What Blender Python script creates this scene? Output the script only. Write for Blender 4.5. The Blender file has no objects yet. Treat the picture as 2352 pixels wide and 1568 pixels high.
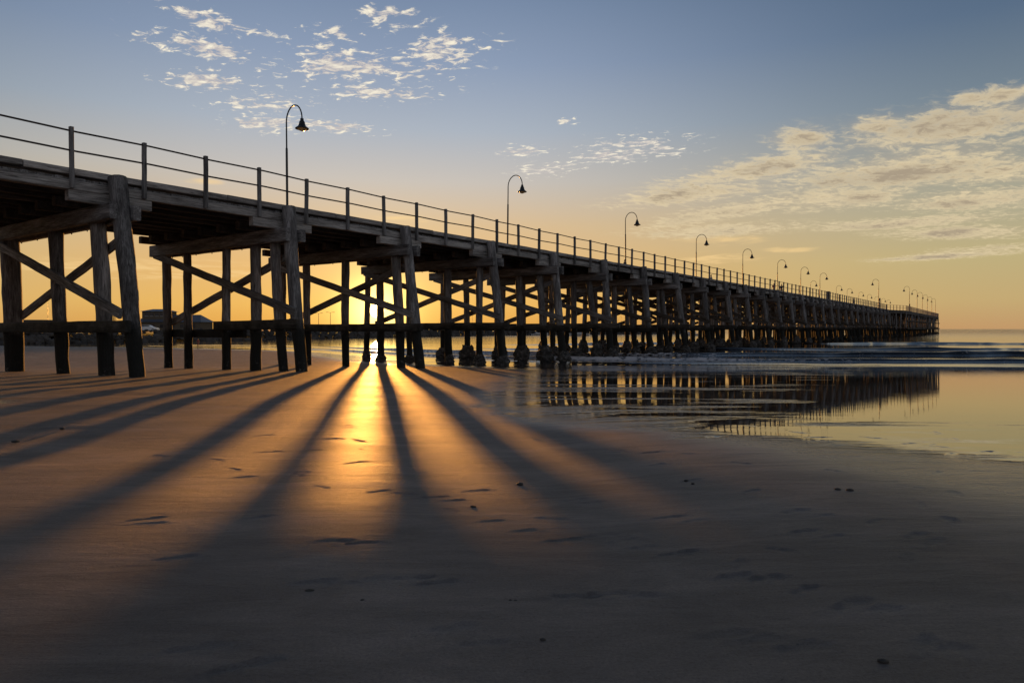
import bpy, bmesh, math, random
import numpy as np
from mathutils import Vector, Matrix

S = bpy.context.scene
COL = S.collection
R = math.radians
def lin(r, g, b):
    f = lambda c: (c/255/12.92) if c/255 <= .04045 else ((c/255+.055)/1.055)**2.4
    return (f(r), f(g), f(b), 1)

# ------------------------------------------------------------------ camera
EYE = 2.2
cam_d = bpy.data.cameras.new('camera')
cam = bpy.data.objects.new('camera', cam_d); COL.objects.link(cam)
cam.location = (0, 0, EYE)
cam.rotation_euler = (R(90-1.06), 0, 0)
cam_d.lens = 24; cam_d.sensor_width = 36
cam_d.clip_start = .05; cam_d.clip_end = 20000
S.camera = cam

# ------------------------------------------------------------------ light
SUN_DIR = Vector((-.1977, 1, .0268)).normalized()      # towards the sun
SUN_AZ = math.atan2(SUN_DIR.x, SUN_DIR.y)
SUN_EL = math.asin(SUN_DIR.z)
sl = bpy.data.lights.new('sun', 'SUN')
sl.energy = 3.3; sl.angle = R(.6); sl.color = (1, .40, .075)
so = bpy.data.objects.new('sun', sl); COL.objects.link(so)
so.rotation_euler = SUN_DIR.to_track_quat('Z', 'Y').to_euler()
so.location = (-30, 120, 60)

S.view_settings.view_transform = 'Standard'; S.view_settings.look = 'None'
S.view_settings.exposure = .848; S.view_settings.gamma = 1

class NT:
    """small node-tree helper: every call returns an output socket"""
    def __init__(self, tree):
        self.t = tree; self.n = tree.nodes; self.l = tree.links
    def put(self, sock, v):
        if isinstance(v, bpy.types.NodeSocket): self.l.new(v, sock)
        elif v is not None:
            sock.default_value = v
    def m(self, op, a, b=None, c=None, clamp=False):
        nd = self.n.new('ShaderNodeMath'); nd.operation = op; nd.use_clamp = clamp
        for i, v in enumerate((a, b, c)):
            if v is not None: self.put(nd.inputs[i], v)
        return nd.outputs[0]
    def vm(self, op, a, b=None, out=0):
        nd = self.n.new('ShaderNodeVectorMath'); nd.operation = op
        self.put(nd.inputs[0], a)
        if b is not None: self.put(nd.inputs[1], b)
        return nd.outputs[out]
    def sep(self, v):
        nd = self.n.new('ShaderNodeSeparateXYZ'); self.put(nd.inputs[0], v); return nd.outputs
    def com(self, x, y, z):
        nd = self.n.new('ShaderNodeCombineXYZ')
        for i, v in enumerate((x, y, z)): self.put(nd.inputs[i], v)
        return nd.outputs[0]
    def ramp(self, fac, stops, interp='LINEAR'):
        nd = self.n.new('ShaderNodeValToRGB'); cr = nd.color_ramp; cr.interpolation = interp
        while len(cr.elements) < len(stops): cr.elements.new(.5)
        for e, (p, c) in zip(cr.elements, stops):
            e.position = p; e.color = c if len(c) == 4 else (*c, 1)
        self.put(nd.inputs[0], fac); return nd.outputs[0]
    def mix(self, f, a, b, blend='MIX'):
        nd = self.n.new('ShaderNodeMix'); nd.data_type = 'RGBA'; nd.blend_type = blend
        self.put(nd.inputs[0], f); self.put(nd.inputs[6], a); self.put(nd.inputs[7], b)
        return nd.outputs[2]
    def mapr(self, v, a, b, c=0., d=1., smooth=True):
        nd = self.n.new('ShaderNodeMapRange'); nd.interpolation_type = 'SMOOTHSTEP' if smooth else 'LINEAR'
        self.put(nd.inputs[0], v)
        for i, x in enumerate((a, b, c, d)): self.put(nd.inputs[i+1], x)
        return nd.outputs[0]
    def noise(self, vec, scale, detail=4, rough=.55, dist=0., out=0, typ='FBM'):
        nd = self.n.new('ShaderNodeTexNoise')
        nd.inputs['Scale'].default_value = scale; nd.inputs['Detail'].default_value = detail
        nd.inputs['Roughness'].default_value = rough; nd.inputs['Distortion'].default_value = dist
        self.put(nd.inputs['Vector'], vec); return nd.outputs[out]
    def mul(self, v, xyz):
        return self.vm('MULTIPLY', v, xyz)

# ------------------------------------------------------------------ sky
W = bpy.data.worlds.new('World'); S.world = W; W.use_nodes = True
w = NT(W.node_tree); w.n.clear()
tc = w.n.new('ShaderNodeTexCoord')
d = w.vm('NORMALIZE', tc.outputs['Generated'])
dx, dy, dz = w.sep(d)
el = w.m('MULTIPLY', w.m('ARCSINE', dz), 180/math.pi)           # degrees above the horizon
elf = w.m('DIVIDE', w.m('MAXIMUM', el, 0), 60, clamp=True)
hor = w.m('MAXIMUM', w.m('SQRT', w.m('ADD', w.m('MULTIPLY', dx, dx), w.m('MULTIPLY', dy, dy))), 1e-4)
ca = w.m('DIVIDE', w.m('ADD', w.m('MULTIPLY', dx, math.sin(SUN_AZ)), w.m('MULTIPLY', dy, math.cos(SUN_AZ))), hor)
azd = w.m('MULTIPLY', w.m('ARCCOSINE', w.m('MINIMUM', w.m('MAXIMUM', ca, -1), 1)), 180/math.pi)
def P(e): return e/60
ramp_sun = w.ramp(elf, [(P(0), lin(226,164,74)), (P(2), lin(238,186,98)), (P(5), lin(234,188,122)), (P(8.5), lin(222,192,150)),
    (P(12), lin(203,196,188)), (P(16), lin(174,184,197)), (P(21), lin(144,161,187)), (P(27), lin(114,135,165)), (P(45), lin(80,93,114)), (P(60), lin(62,75,95))])
ramp_side = w.ramp(elf, [(P(0), lin(198,156,108)), (P(2), lin(200,173,120)), (P(5), lin(194,178,130)), (P(8.5), lin(178,172,146)),
    (P(12), lin(150,154,148)), (P(16), lin(118,134,147)), (P(21), lin(90,111,136)), (P(27), lin(72,94,122)), (P(45), lin(60,74,96)), (P(60), lin(56,70,92))])
ramp_back = w.ramp(elf, [(P(0), lin(150,138,138)), (P(4), lin(178,162,156)), (P(10), lin(188,182,182)), (P(20), lin(158,166,178)),
    (P(40), lin(92,102,116)), (P(60), lin(62,74,92))])
side = w.mapr(azd, 6, 50)
back = w.mapr(azd, 55, 135)
sky = w.mix(side, ramp_sun, ramp_side)
sky = w.mix(back, sky, ramp_back)
# a thin physical sky underneath gives the blue of the zenith its hue
nis = w.n.new('ShaderNodeTexSky'); nis.sky_type = 'NISHITA'; nis.sun_disc = False
nis.sun_elevation = SUN_EL; nis.sun_rotation = SUN_AZ
nisc = w.vm('SCALE', nis.outputs[0]); nisc.node.inputs['Scale'].default_value = .06
sky = w.mix(.06, sky, nisc)
# clouds: two decks of altocumulus, laid on a plane above (plane coordinates = x/z, y/z)
zz = w.m('MAXIMUM', dz, .03)
px = w.m('DIVIDE', dx, zz); py = w.m('DIVIDE', dy, zz)
pv = w.com(px, py, 0)
def blob(cx, cy, rx, ry, rot=0):
    ax = w.m('SUBTRACT', px, cx); ay = w.m('SUBTRACT', py, cy)
    c, s = math.cos(rot), math.sin(rot)
    bx = w.m('DIVIDE', w.m('ADD', w.m('MULTIPLY', ax, c), w.m('MULTIPLY', ay, s)), rx)
    by = w.m('DIVIDE', w.m('ADD', w.m('MULTIPLY', ax, -s), w.m('MULTIPLY', ay, c)), ry)
    r2 = w.m('ADD', w.m('MULTIPLY', bx, bx), w.m('MULTIPLY', by, by))
    return w.m('POWER', 2.718, w.m('MULTIPLY', r2, -1))
def blobs(L):
    o = None
    for b in L:
        x = blob(*b); o = x if o is None else w.m('MAXIMUM', o, x)
    return o
def pc(x, y):                      # photo place (2352-wide) -> cloud-plane coordinates
    el_ = math.atan((784-y)/1568) + R(-1.06)
    k = (x-1176)/1568
    vy = math.cos(R(1.06)) + (784-y)/1568*math.sin(R(1.06)); vz = (784-y)/1568*math.cos(R(1.06)) - math.sin(R(1.06))
    return k/vz, vy/vz
def sb(x0, y0, x1, y1, thick):     # a streak of cloud between two places in the photo
    a = pc(x0, y0); b = pc(x1, y1)
    L = math.hypot(b[0]-a[0], b[1]-a[1])
    return ((a[0]+b[0])/2, (a[1]+b[1])/2, L*.55, thick, math.atan2(b[1]-a[1], b[0]-a[0]))
high = blobs([sb(380,15,590,85,.075), sb(350,85,590,135,.10), sb(380,180,560,190,.13), sb(640,170,1000,150,.16), sb(700,130,1000,180,.22),
              sb(700,70,860,90,.06), sb(760,215,980,210,.12), sb(510,240,700,250,.16), sb(660,280,850,300,.13), sb(540,290,700,275,.16), sb(860,20,940,60,.10), sb(930,130,1100,95,.12),
              sb(1190,404,1340,372,.16), sb(1320,370,1450,350,.2), sb(1390,350,1570,328,.26), sb(1140,350,1240,345,.12), sb(1280,275,1310,285,.07)])
nA = w.noise(w.com(w.m('ADD', px, w.m('MULTIPLY', py, .22)), w.m('MULTIPLY', py, 1.15), 1.7), 17, 7, .64, .5)
nA2 = w.noise(pv, 5.2, 3, .5)
da = w.m('ADD', w.m('ADD', w.m('MULTIPLY', w.m('SUBTRACT', nA, .5), 1.9), w.m('MULTIPLY', w.m('SUBTRACT', nA2, .5), .7)), w.m('MULTIPLY', high, .36))
ca_ = w.m('MULTIPLY', w.mapr(da, .20, .46), w.mapr(high, .02, .22))
low = blobs([sb(1500,520,1900,440,.30), sb(1440,470,1750,420,.34), sb(1560,430,1950,350,.30), sb(1900,430,2352,330,.65), sb(2000,350,2400,230,.36), sb(2100,480,2400,430,.6),
             sb(1780,330,1900,315,.25), sb(1960,300,2080,280,.2), sb(2200,230,2380,215,.15), sb(2080,530,2352,540,.5), sb(1900,520,2300,500,.4),
             sb(2060,600,2352,565,.6), sb(1500,540,1800,520,.45), sb(1780,470,2100,440,.5), sb(2150,420,2420,360,.7)])
pr = w.com(w.m('ADD', w.m('MULTIPLY', px, .83), w.m('MULTIPLY', py, .10)), w.m('SUBTRACT', w.m('MULTIPLY', py, .62), w.m('MULTIPLY', px, .3)), 4.2)
nB = w.noise(w.mul(pr, (.8, 1.25, 1)), 13.5, 7, .66, .5)
nB2 = w.noise(w.mul(pr, (1, 1.2, 1)), 1.7, 3, .5)
db = w.m('ADD', w.m('ADD', w.m('MULTIPLY', w.m('SUBTRACT', nB, .5), 1.6), w.m('MULTIPLY', w.m('SUBTRACT', nB2, .5), .8)), w.m('MULTIPLY', low, .44))
cb_ = w.m('MULTIPLY', w.mapr(db, .05, .56), w.mapr(low, .01, .30))
thin = blobs([sb(1560,560,1760,548,.5), sb(1560,600,1730,590,.9), sb(1760,575,1880,570,.4), sb(880,500,1000,505,.25), sb(420,415,520,420,.12), sb(0,620,520,600,1.2), sb(300,640,640,620,1.0)])
nC = w.noise(w.mul(pv, (.8, .55, 1)), 2.6, 5, .6, .4)
cc_ = w.m('MULTIPLY', w.m('MULTIPLY', w.mapr(w.m('ADD', nC, w.m('MULTIPLY', thin, .25)), .56, .86), w.mapr(thin, .1, .6)), .55)
hl = w.mapr(nA, .45, .72)
colA = w.mix(hl, lin(196,188,186), lin(255,246,222))
shade = w.mapr(w.m('ADD', w.m('MULTIPLY', low, .75), w.m('ADD', w.m('MULTIPLY', w.m('SUBTRACT', nB2, .5), 2.2), w.m('MULTIPLY', w.m('SUBTRACT', nB, .5), 1.8))), .45, 1.10)
colB = w.mix(shade, lin(238,218,176), lin(168,152,130))
sky = w.mix(w.m('MULTIPLY', ca_, .95), sky, colA)
sky = w.mix(w.m('MULTIPLY', w.mapr(w.m('ADD', low, w.m('MULTIPLY', w.m('SUBTRACT', nB2, .5), .8)), .1, 1.0), .5), sky, lin(196,178,150))
sky = w.mix(w.m('MULTIPLY', cb_, .82), sky, colB)
sky = w.mix(cc_, sky, lin(252,214,150))
# sun disc and the glow round it
dotp = w.m('ADD', w.m('ADD', w.m('MULTIPLY', dx, SUN_DIR.x), w.m('MULTIPLY', dy, SUN_DIR.y)), w.m('MULTIPLY', dz, SUN_DIR.z))
dotp = w.m('MAXIMUM', dotp, 0)
def glow(power, c):
    g = w.m('POWER', dotp, power); s = w.vm('SCALE', c); w.l.new(g, s.node.inputs['Scale']); return s
sky = w.vm('ADD', sky, glow(1500., (2.6, 1.75, .5)))
sky = w.vm('ADD', sky, glow(260., (.36, .27, .08)))
sky = w.vm('ADD', sky, glow(60., (.04, .03, .008)))
disc = w.mapr(dotp, math.cos(R(.62)), math.cos(R(.36)))
dsc = w.vm('SCALE', (60, 42, 16)); w.l.new(disc, dsc.node.inputs['Scale'])
sky = w.vm('ADD', sky, dsc)
bg = w.n.new('ShaderNodeBackground'); w.put(bg.inputs[0], sky); bg.inputs[1].default_value = .556
wo = w.n.new('ShaderNodeOutputWorld'); w.l.new(bg.outputs[0], wo.inputs[0])

# ------------------------------------------------------------------ helpers
def tag(o, label=None, cat=None, group=None, kind=None):
    if label: o['label'] = label
    if cat: o['category'] = cat
    if group: o['group'] = group
    if kind: o['kind'] = kind
    return o
def empty(name, loc=(0,0,0), rz=0):
    o = bpy.data.objects.new(name, None); COL.objects.link(o)
    o.location = loc; o.rotation_euler = (0, 0, rz); o.empty_display_size = .2
    return o
class MB:
    def __init__(self): self.v = []; self.f = []; self.s = []
    def add(self, vs, fs, smooth=False):
        b = len(self.v); self.v += [tuple(p) for p in vs]
        for f in fs: self.f.append([i+b for i in f]); self.s.append(smooth)
    def box(self, c, size, M=None):
        x, y, z = [s/2 for s in size]
        vs = [Vector(c)+((M @ Vector(p)) if M else Vector(p)) for p in
              [(-x,-y,-z),(x,-y,-z),(x,y,-z),(-x,y,-z),(-x,-y,z),(x,-y,z),(x,y,z),(-x,y,z)]]
        self.add(vs, [(0,3,2,1),(4,5,6,7),(0,1,5,4),(1,2,6,5),(2,3,7,6),(3,0,4,7)])
    def tube(self, pts, rad, n=10, cap=True, smooth=True, wob=0, rng=None):
        pts = [Vector(p) for p in pts]
        if not hasattr(rad, '__len__'): rad = [rad]*len(pts)
        rings = []; up = None
        for i, p in enumerate(pts):
            t = (pts[min(i+1, len(pts)-1)]-pts[max(i-1, 0)]).normalized()
            if up is None:
                up = Vector((1,0,0)) if abs(t.x) < .9 else Vector((0,1,0))
            a = (up - t*up.dot(t)).normalized(); up = a; b = t.cross(a)
            ring = []
            for k in range(n):
                th = 2*math.pi*k/n; r = rad[i]*(1+(rng.uniform(-wob, wob) if rng else 0))
                ring.append(p + a*math.cos(th)*r + b*math.sin(th)*r)
            rings.append(ring)
        vs = [q for r in rings for q in r]; fs = []
        for i in range(len(pts)-1):
            for k in range(n):
                fs.append((i*n+k, i*n+(k+1) % n, (i+1)*n+(k+1) % n, (i+1)*n+k))
        self.add(vs, fs, smooth)
        if cap:
            m = len(pts)-1
            self.add(rings[0], [tuple(reversed(range(n)))]); self.add(rings[m], [tuple(range(n))])
    def lathe(self, prof, c=(0,0,0), n=20, smooth=True):
        vs = []; fs = []
        for r, z in prof:
            for k in range(n):
                th = 2*math.pi*k/n; vs.append((c[0]+r*math.cos(th), c[1]+r*math.sin(th), c[2]+z))
        for i in range(len(prof)-1):
            for k in range(n): fs.append((i*n+k, i*n+(k+1) % n, (i+1)*n+(k+1) % n, (i+1)*n+k))
        self.add(vs, fs, smooth)
    def mesh(self, name):
        me = bpy.data.meshes.new(name); me.from_pydata(self.v, [], self.f)
        me.polygons.foreach_set('use_smooth', self.s); me.update(); return me
def part(name, mesh, mat, parent=None, M=None, loc=None):
    if isinstance(mesh, MB): mesh = mesh.mesh(name)
    if mat is not None and not mesh.materials: mesh.materials.append(mat)
    o = bpy.data.objects.new(name, mesh); COL.objects.link(o)
    if parent: o.parent = parent
    if M is not None: o.matrix_local = M
    if loc is not None: o.location = loc
    return o

def vnoise(x, y, seed=0):
    x = np.asarray(x, float); y = np.asarray(y, float)
    xi = np.floor(x).astype(np.int64); yi = np.floor(y).astype(np.int64)
    fx = x-xi; fy = y-yi; fx = fx*fx*(3-2*fx); fy = fy*fy*(3-2*fy)
    def h(a, b):
        n = (a*374761393 + b*668265263 + seed*1442695041) & 0xffffffff
        n = ((n ^ (n >> 13))*1274126177) & 0xffffffff
        n = (n ^ (n >> 16)) & 0xffffffff
        return n/0xffffffff
    return (h(xi,yi)*(1-fx)+h(xi+1,yi)*fx)*(1-fy)+(h(xi,yi+1)*(1-fx)+h(xi+1,yi+1)*fx)*fy
def fbm(x, y, seed=0, oct=4):
    o = 0; a = .5
    for i in range(oct): o = o+a*vnoise(x*2**i, y*2**i, seed+i*17); a *= .5
    return o/(1-.5**oct)

# ------------------------------------------------------------------ materials
def material(name):
    m = bpy.data.materials.new(name); m.use_nodes = True
    t = NT(m.node_tree); t.n.clear()
    b = t.n.new('ShaderNodeBsdfPrincipled'); o = t.n.new('ShaderNodeOutputMaterial'); t.l.new(b.outputs[0], o.inputs[0])
    return m, t, b
def bump(t, b, h, dist, strength=1.):
    nd = t.n.new('ShaderNodeBump'); nd.inputs['Distance'].default_value = dist; nd.inputs['Strength'].default_value = strength
    t.put(nd.inputs['Height'], h); t.l.new(nd.outputs[0], b.inputs['Normal'])

def wood(name, axis, dark=(.042,.040,.039), mid=(.14,.138,.138), light=(.31,.308,.308), tide=True):
    m, t, b = material(name)
    tc = t.n.new('ShaderNodeTexCoord'); oi = t.n.new('ShaderNodeObjectInfo'); ge = t.n.new('ShaderNodeNewGeometry')
    off = t.m('MULTIPLY', oi.outputs['Random'], 57.)
    v = t.vm('ADD', tc.outputs['Object'], t.com(off, off, off))
    k = [14, 14, 14]; k[axis] = 1.1
    g = t.noise(t.mul(v, tuple(k)), 1.6, 6, .65, .6)
    k2 = [3, 3, 3]; k2[axis] = .35
    big = t.noise(t.mul(v, tuple(k2)), 1.3, 3, .5)
    k3 = [30, 30, 30]; k3[axis] = .8
    crack = t.mapr(t.noise(t.mul(v, tuple(k3)), 1., 3, .6, .8), .60, .68)
    f = t.m('ADD', t.m('MULTIPLY', g, .6), t.m('MULTIPLY', big, .45))
    c = t.ramp(f, [(.36, dark), (.52, mid), (.66, light)])
    c = t.mix(t.m('MULTIPLY', crack, .85), c, (.012,.011,.010,1))
    tone = t.m('ADD', .75, t.m('MULTIPLY', oi.outputs['Random'], .5))
    s = t.vm('SCALE', c); t.l.new(tone, s.node.inputs['Scale']); c = s
    rough = .82
    if tide:
        z = t.sep(ge.outputs['Position'])[2]
        zl = t.m('ADD', z, t.m('MULTIPLY', t.noise(ge.outputs['Position'], 1.6, 4, .6), 1.5))
        wetm = t.mapr(zl, 2.7, 3.5, 1., 0.)
        c = t.mix(t.m('MULTIPLY', wetm, .95), c, (.010,.011,.009,1))
        barn = t.m('MULTIPLY', t.mapr(t.noise(ge.outputs['Position'], 7, 4, .7), .56, .66), t.mapr(t.m('ADD', z, t.noise(ge.outputs['Position'], 2.5, 2, .5)), .75, 1.35, .8, 0.))
        c = t.mix(barn, c, (.20,.19,.17,1))
    t.put(b.inputs['Base Color'], c); t.put(b.inputs['Roughness'], rough)
    b.inputs['Specular IOR Level'].default_value = .25
    bump(t, b, t.m('SUBTRACT', g, t.m('MULTIPLY', crack, .8)), .02, .8)
    return m
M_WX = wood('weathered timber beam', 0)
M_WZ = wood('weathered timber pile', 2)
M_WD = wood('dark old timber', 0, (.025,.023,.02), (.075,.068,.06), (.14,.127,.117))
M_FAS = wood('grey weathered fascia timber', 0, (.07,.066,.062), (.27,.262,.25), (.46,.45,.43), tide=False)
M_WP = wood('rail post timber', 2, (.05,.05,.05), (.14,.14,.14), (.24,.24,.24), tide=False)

def simple(name, col, rough=.6, metal=0., var=.25, scale=6., spec=.4, bmp=0.):
    m, t, b = material(name)
    tc = t.n.new('ShaderNodeTexCoord')
    n = t.noise(tc.outputs['Object'], scale, 4, .6)
    s = t.vm('SCALE', (*col[:3],)); t.l.new(t.mapr(n, .2, .8, 1-var, 1+var), s.node.inputs['Scale'])
    t.put(b.inputs['Base Color'], s); b.inputs['Roughness'].default_value = rough; b.inputs['Metallic'].default_value = metal
    b.inputs['Specular IOR Level'].default_value = spec
    if bmp: bump(t, b, n, bmp)
    return m
M_IRON = simple('dark painted iron', (.018,.022,.026), .36, 0, .3, 9)
M_RAIL = simple('rusty iron pipe', (.035,.026,.022), .6, .0, .4, 20)
M_BOLT = simple('rusted bolt', (.05,.035,.025), .7)
M_LENS = simple('sun-tinted lamp bowl', (.75,.50,.2), .25, 0, .1, 4, .6)  # amber base colour stands in for low sunlight caught by the bowl
def crust_mat():
    m, t, b = material('oyster crust')
    tc = t.n.new('ShaderNodeTexCoord')
    n = t.noise(tc.outputs['Object'], 5, 5, .7, .3); n2 = t.noise(tc.outputs['Object'], 22, 3, .6)
    c = t.ramp(t.m('ADD', t.m('MULTIPLY', n, .7), t.m('MULTIPLY', n2, .35)), [(.40,(.014,.013,.012)),(.55,(.05,.047,.043)),(.68,(.22,.21,.2))])
    t.put(b.inputs['Base Color'], c); b.inputs['Roughness'].default_value = .8
    bump(t, b, n2, .04); return m
M_CRUST = crust_mat()

# ------------------------------------------------------------------ shore
YS_X = [-400,-120,-80,-55,-30,-17,-8,0,10,28,60,120,400]
YS_Y = [150, 104, 94, 85, 76, 63, 51,43,40,38,38,36,30]
def ys(x):
    x = np.asarray(x, float)
    r = 0
    for o in (-3,-1.5,0,1.5,3): r = r+np.interp(x+o, YS_X, YS_Y)
    return r/5 + .9*(vnoise(x/6, x*0, 5)-.5) + .35*(vnoise(x/1.7, x*0, 6)-.5)
def sand_z(x, y):
    a = .034*(40-np.asarray(y, float))
    b = (ys(x)-y); b = np.where(b > 0, .10*(1-np.exp(-b/16)), .035*b)
    k = .05
    r = k*np.logaddexp(a/k, b/k)
    cap = .985+.062*.8*np.logaddexp(0, (6.6-y)/.8)
    cap = np.minimum(cap, 1.32) + .16*np.clip(np.asarray(x, float)/2.5, 0, 1)**2*(3-2*np.clip(np.asarray(x, float)/2.5, 0, 1))
    r = -.05*np.logaddexp(-r/.05, -cap/.05)
    return np.maximum(r, -2.5)
def ray(xp, yp):                   # photo place (2352-wide) -> point on the planar part of the beach
    p = yp-755.; D = 8.
    for _ in range(40): D = .5*D+.5*(EYE-min(.034*(40-D), .985+.062*max(0, 6.6-D)))*1568/p
    return ((xp-1176)/1568*D, D)

def sheet(name, xs, ys_, zf, attrs=(), mat=None):
    X, Y = np.meshgrid(xs, ys_); Z = zf(X, Y) if callable(zf) else zf
    nx, ny = len(xs), len(ys_)
    me = bpy.data.meshes.new(name)
    co = np.stack([X, Y, Z], -1).reshape(-1, 3).astype(np.float32)
    i = np.arange(nx*ny).reshape(ny, nx)
    q = np.stack([i[:-1,:-1], i[:-1,1:], i[1:,1:], i[1:,:-1]], -1).reshape(-1, 4)
    me.vertices.add(len(co)); me.vertices.foreach_set('co', co.ravel())
    me.loops.add(q.size); me.loops.foreach_set('vertex_index', q.ravel().astype(np.int32))
    me.polygons.add(len(q)); me.polygons.foreach_set('loop_start', np.arange(0, q.size, 4, dtype=np.int32))
    me.polygons.foreach_set('use_smooth', np.ones(len(q), bool))
    me.update(calc_edges=True)
    for an, av in attrs:
        at = me.attributes.new(an, 'FLOAT', 'POINT'); at.data.foreach_set('value', av.ravel().astype(np.float32))
    o = bpy.data.objects.new(name, me); COL.objects.link(o)
    if mat: me.materials.append(mat)
    return o
def grow(a, step, k, smax, end):
    out = []; x = a; s = step
    while x < end: s = min(s*k, smax); x += s; out.append(x)
    return out

# sand sheet
fx0, fx1, st = -3.0, 5.6, .019
core = list(np.arange(fx0, fx1, st))
xs = [-(v) for v in reversed(grow(-fx0, st, 1.042, 1.4, 150))] + core + grow(core[-1], st, 1.042, 1.4, 150)
ysl = [-6, -3, -1, 0, .5] + list(np.arange(.9, 7.5, .019)); ysl += grow(ysl[-1], .019, 1.022, .8, 125)
X, Y = np.meshgrid(np.array(xs), np.array(ysl))
Z = sand_z(X, Y)
Z = Z + .085*(fbm(X/5, Y/3, 3, 4)-.5)*np.clip((34-Y)/20, 0, 1)*np.clip((2-X)/6, 0, 1)   # soft undulation of the drier sand
Z = Z + .010*(fbm(X/1.3, Y/.8, 31, 3)-.5)*np.clip((10-Y)/5, 0, 1)
rng = random.Random(5)
FEET = [(340,1195,80),(400,1275,70),(590,1185,60),(770,1240,85),(830,1245,80),(820,1066,60),(955,1088,70),(870,1126,60),(1000,1140,80),(1040,1148,80),(1100,1125,75),
 (1320,1150,70),(1360,1157,75),(1130,1195,70),(1210,1217,75),(1300,1240,85),(1385,1232,70),(1430,1245,70),(1480,1262,80),(1560,1277,80),(1540,1198,75),(1600,1208,70),
 (1850,1240,75),(1920,1252,75),(1830,1197,65),(1890,1208,70),(2200,1162,20),(2190,1222,15),(2110,1255,50),(2150,1270,60),(950,1322,80),(1010,1332,80),(840,1328,60),
 (1330,1364,85),(1400,1360,75),(1470,1366,80),(1700,1308,40),(1690,1330,80),(1770,1338,75),(1850,1365,65),(1960,1400,70),(2020,1412,80),(1040,1432,70),(1110,1465,80),
 (1660,1458,80),(1740,1472,75),(1850,1490,80),(2130,1490,40),(2190,1500,80),(560,1512,60),(450,1475,70),(800,980,80),(720,1040,70),(620,1045,75),(1420,1055,80),(1510,1085,70),
 (1500,1060,80),(1640,1030,85),(1880,1033,85),(2090,1050,75),(2270,1068,75),(720,1330,70),(330,1185,60),(610,1000,70),(790,975,75),(760,1010,75),(560,1095,70),(690,1085,75),(1730,1150,60),(1590,1122,70)]
STEPS = [(*ray(p, q), R(90-h_), rng.uniform(.004,.007)) for p, q, h_ in FEET]
for (x0, y0, x1, y1, gait) in ((-1.2,9.5,3.4,3.3,.62),(.6,10.5,5.2,4.6,.66),(-3.2,6.4,1.6,2.5,.58),(-4.5,12,-.5,5.2,.6),(4.6,7.2,1.2,2.4,.55)):
    Lw = math.hypot(x1-x0, y1-y0); ha = math.atan2(y1-y0, x1-x0); nst = int(Lw/gait)
    for q in range(nst):                                # left and right foot in turn along a walker's line
        sd_ = .085 if q % 2 else -.085; f = q/nst
        STEPS.append((x0+(x1-x0)*f-math.sin(ha)*sd_+rng.uniform(-.04,.04), y0+(y1-y0)*f+math.cos(ha)*sd_+rng.uniform(-.04,.04), ha+rng.uniform(-.12,.12)+(.12 if q % 2 else -.12), rng.uniform(.0025,.0055)))
for fxp, (cx, cy, a, dep0) in enumerate(STEPS):
    a += rng.uniform(-.15,.15); L = rng.uniform(.075,.11); wd = rng.uniform(.026,.038); dep = dep0
    sel = (np.abs(X-cx) < .5) & (np.abs(Y-cy) < .5)
    if not sel.any(): continue
    ux = (X[sel]-cx); uy = (Y[sel]-cy)
    # along the foot (u) and across (v); ball wider than heel
    u = ux*math.cos(a)+uy*math.sin(a); v = -ux*math.sin(a)+uy*math.cos(a)
    ww = wd*np.interp(u/L, [-1.1,-.65,-.1,.45,1.1],[.55,.78,.58,1.1,.75])
    r = np.sqrt((u/L)**2+(v/ww)**2) + .35*(fbm(X[sel]*7, Y[sel]*7, int(fxp), 2)-.5)
    Z[sel] += -dep*(.55+.45*np.abs(np.sin(2.6*u/L+.35)))/(1+np.exp((r-1)/.10)) + dep*.5*np.exp(-((r-1.33)/.22)**2)
# how wet: 1 = standing film of water, 0 = merely damp
XL = np.interp(Y, [0,6,9,12,20,31,36,40,46,66,90,130], [5.2,3.9,1.1,.6,1.1,2.2,.8,-4,-10,-19,-60,-160])
YL = np.interp(X, [-200,.5,1.3,3,4.2,6,10,150], [8.4,7.8,7.6,6.9,5.6,4.9,4.4,4.4])
def wetness(wx, wy, ox=0, oy=0):
    a_ = np.clip(.5+(X-XL+ox)/(wx*(1.0+Y*.075)), 0, 1); b_ = np.clip(.5+(Y-YL+oy)/wy, 0, 1)
    a_ = a_*a_*(3-2*a_); b_ = b_*b_*(3-2*b_); return a_*b_
far_right = np.clip((X-.50*Y)/np.maximum(.16*Y, .5)+.5, 0, 1)*np.clip((Y-7)/3, 0, 1)
wet = wetness(1.8, 6.0, .7, 1.9)*(.90+.3*far_right)
moist = np.maximum(wetness(5.0, 12.0, 2.0, 2.5)*np.clip((X-.10*Y+.2)/2.6, 0, 1), wet*.8)
me_sand, t, b = material('wet sand')
ge = t.n.new('ShaderNodeNewGeometry'); pos = ge.outputs['Position']
at = t.n.new('ShaderNodeAttribute'); at.attribute_name = 'wet'
wa = at.outputs['Fac']
patch = t.noise(t.mul(pos, (.10, .42, 1)), 1.6, 5, .62, .5)
patch2 = t.noise(t.mul(pos, (.5, 3.2, 1)), 1.5, 4, .6, .3)
wf = t.m('ADD', wa, t.m('ADD', t.m('MULTIPLY', t.m('SUBTRACT', patch, .50), 2.1), t.m('MULTIPLY', t.m('SUBTRACT', patch2, .5), .7)))
film = t.mapr(wf, .26, .80)
am = t.n.new('ShaderNodeAttribute'); am.attribute_name = 'moist'
damp = t.mapr(am.outputs['Fac'], 0, .38)
grain = t.noise(pos, 105, 3, .75); blot = t.noise(t.mul(pos, (.35, .8, 1)), 1.2, 4, .6)
streak = t.noise(t.mul(pos, (1.6, 4.5, 1)), 2.0, 5, .65, .8)
c = t.ramp(t.m('ADD', t.m('MULTIPLY', blot, .4), t.m('MULTIPLY', grain, .6)), [(.32,(.072,.059,.051)),(.68,(.182,.153,.133))])
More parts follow.
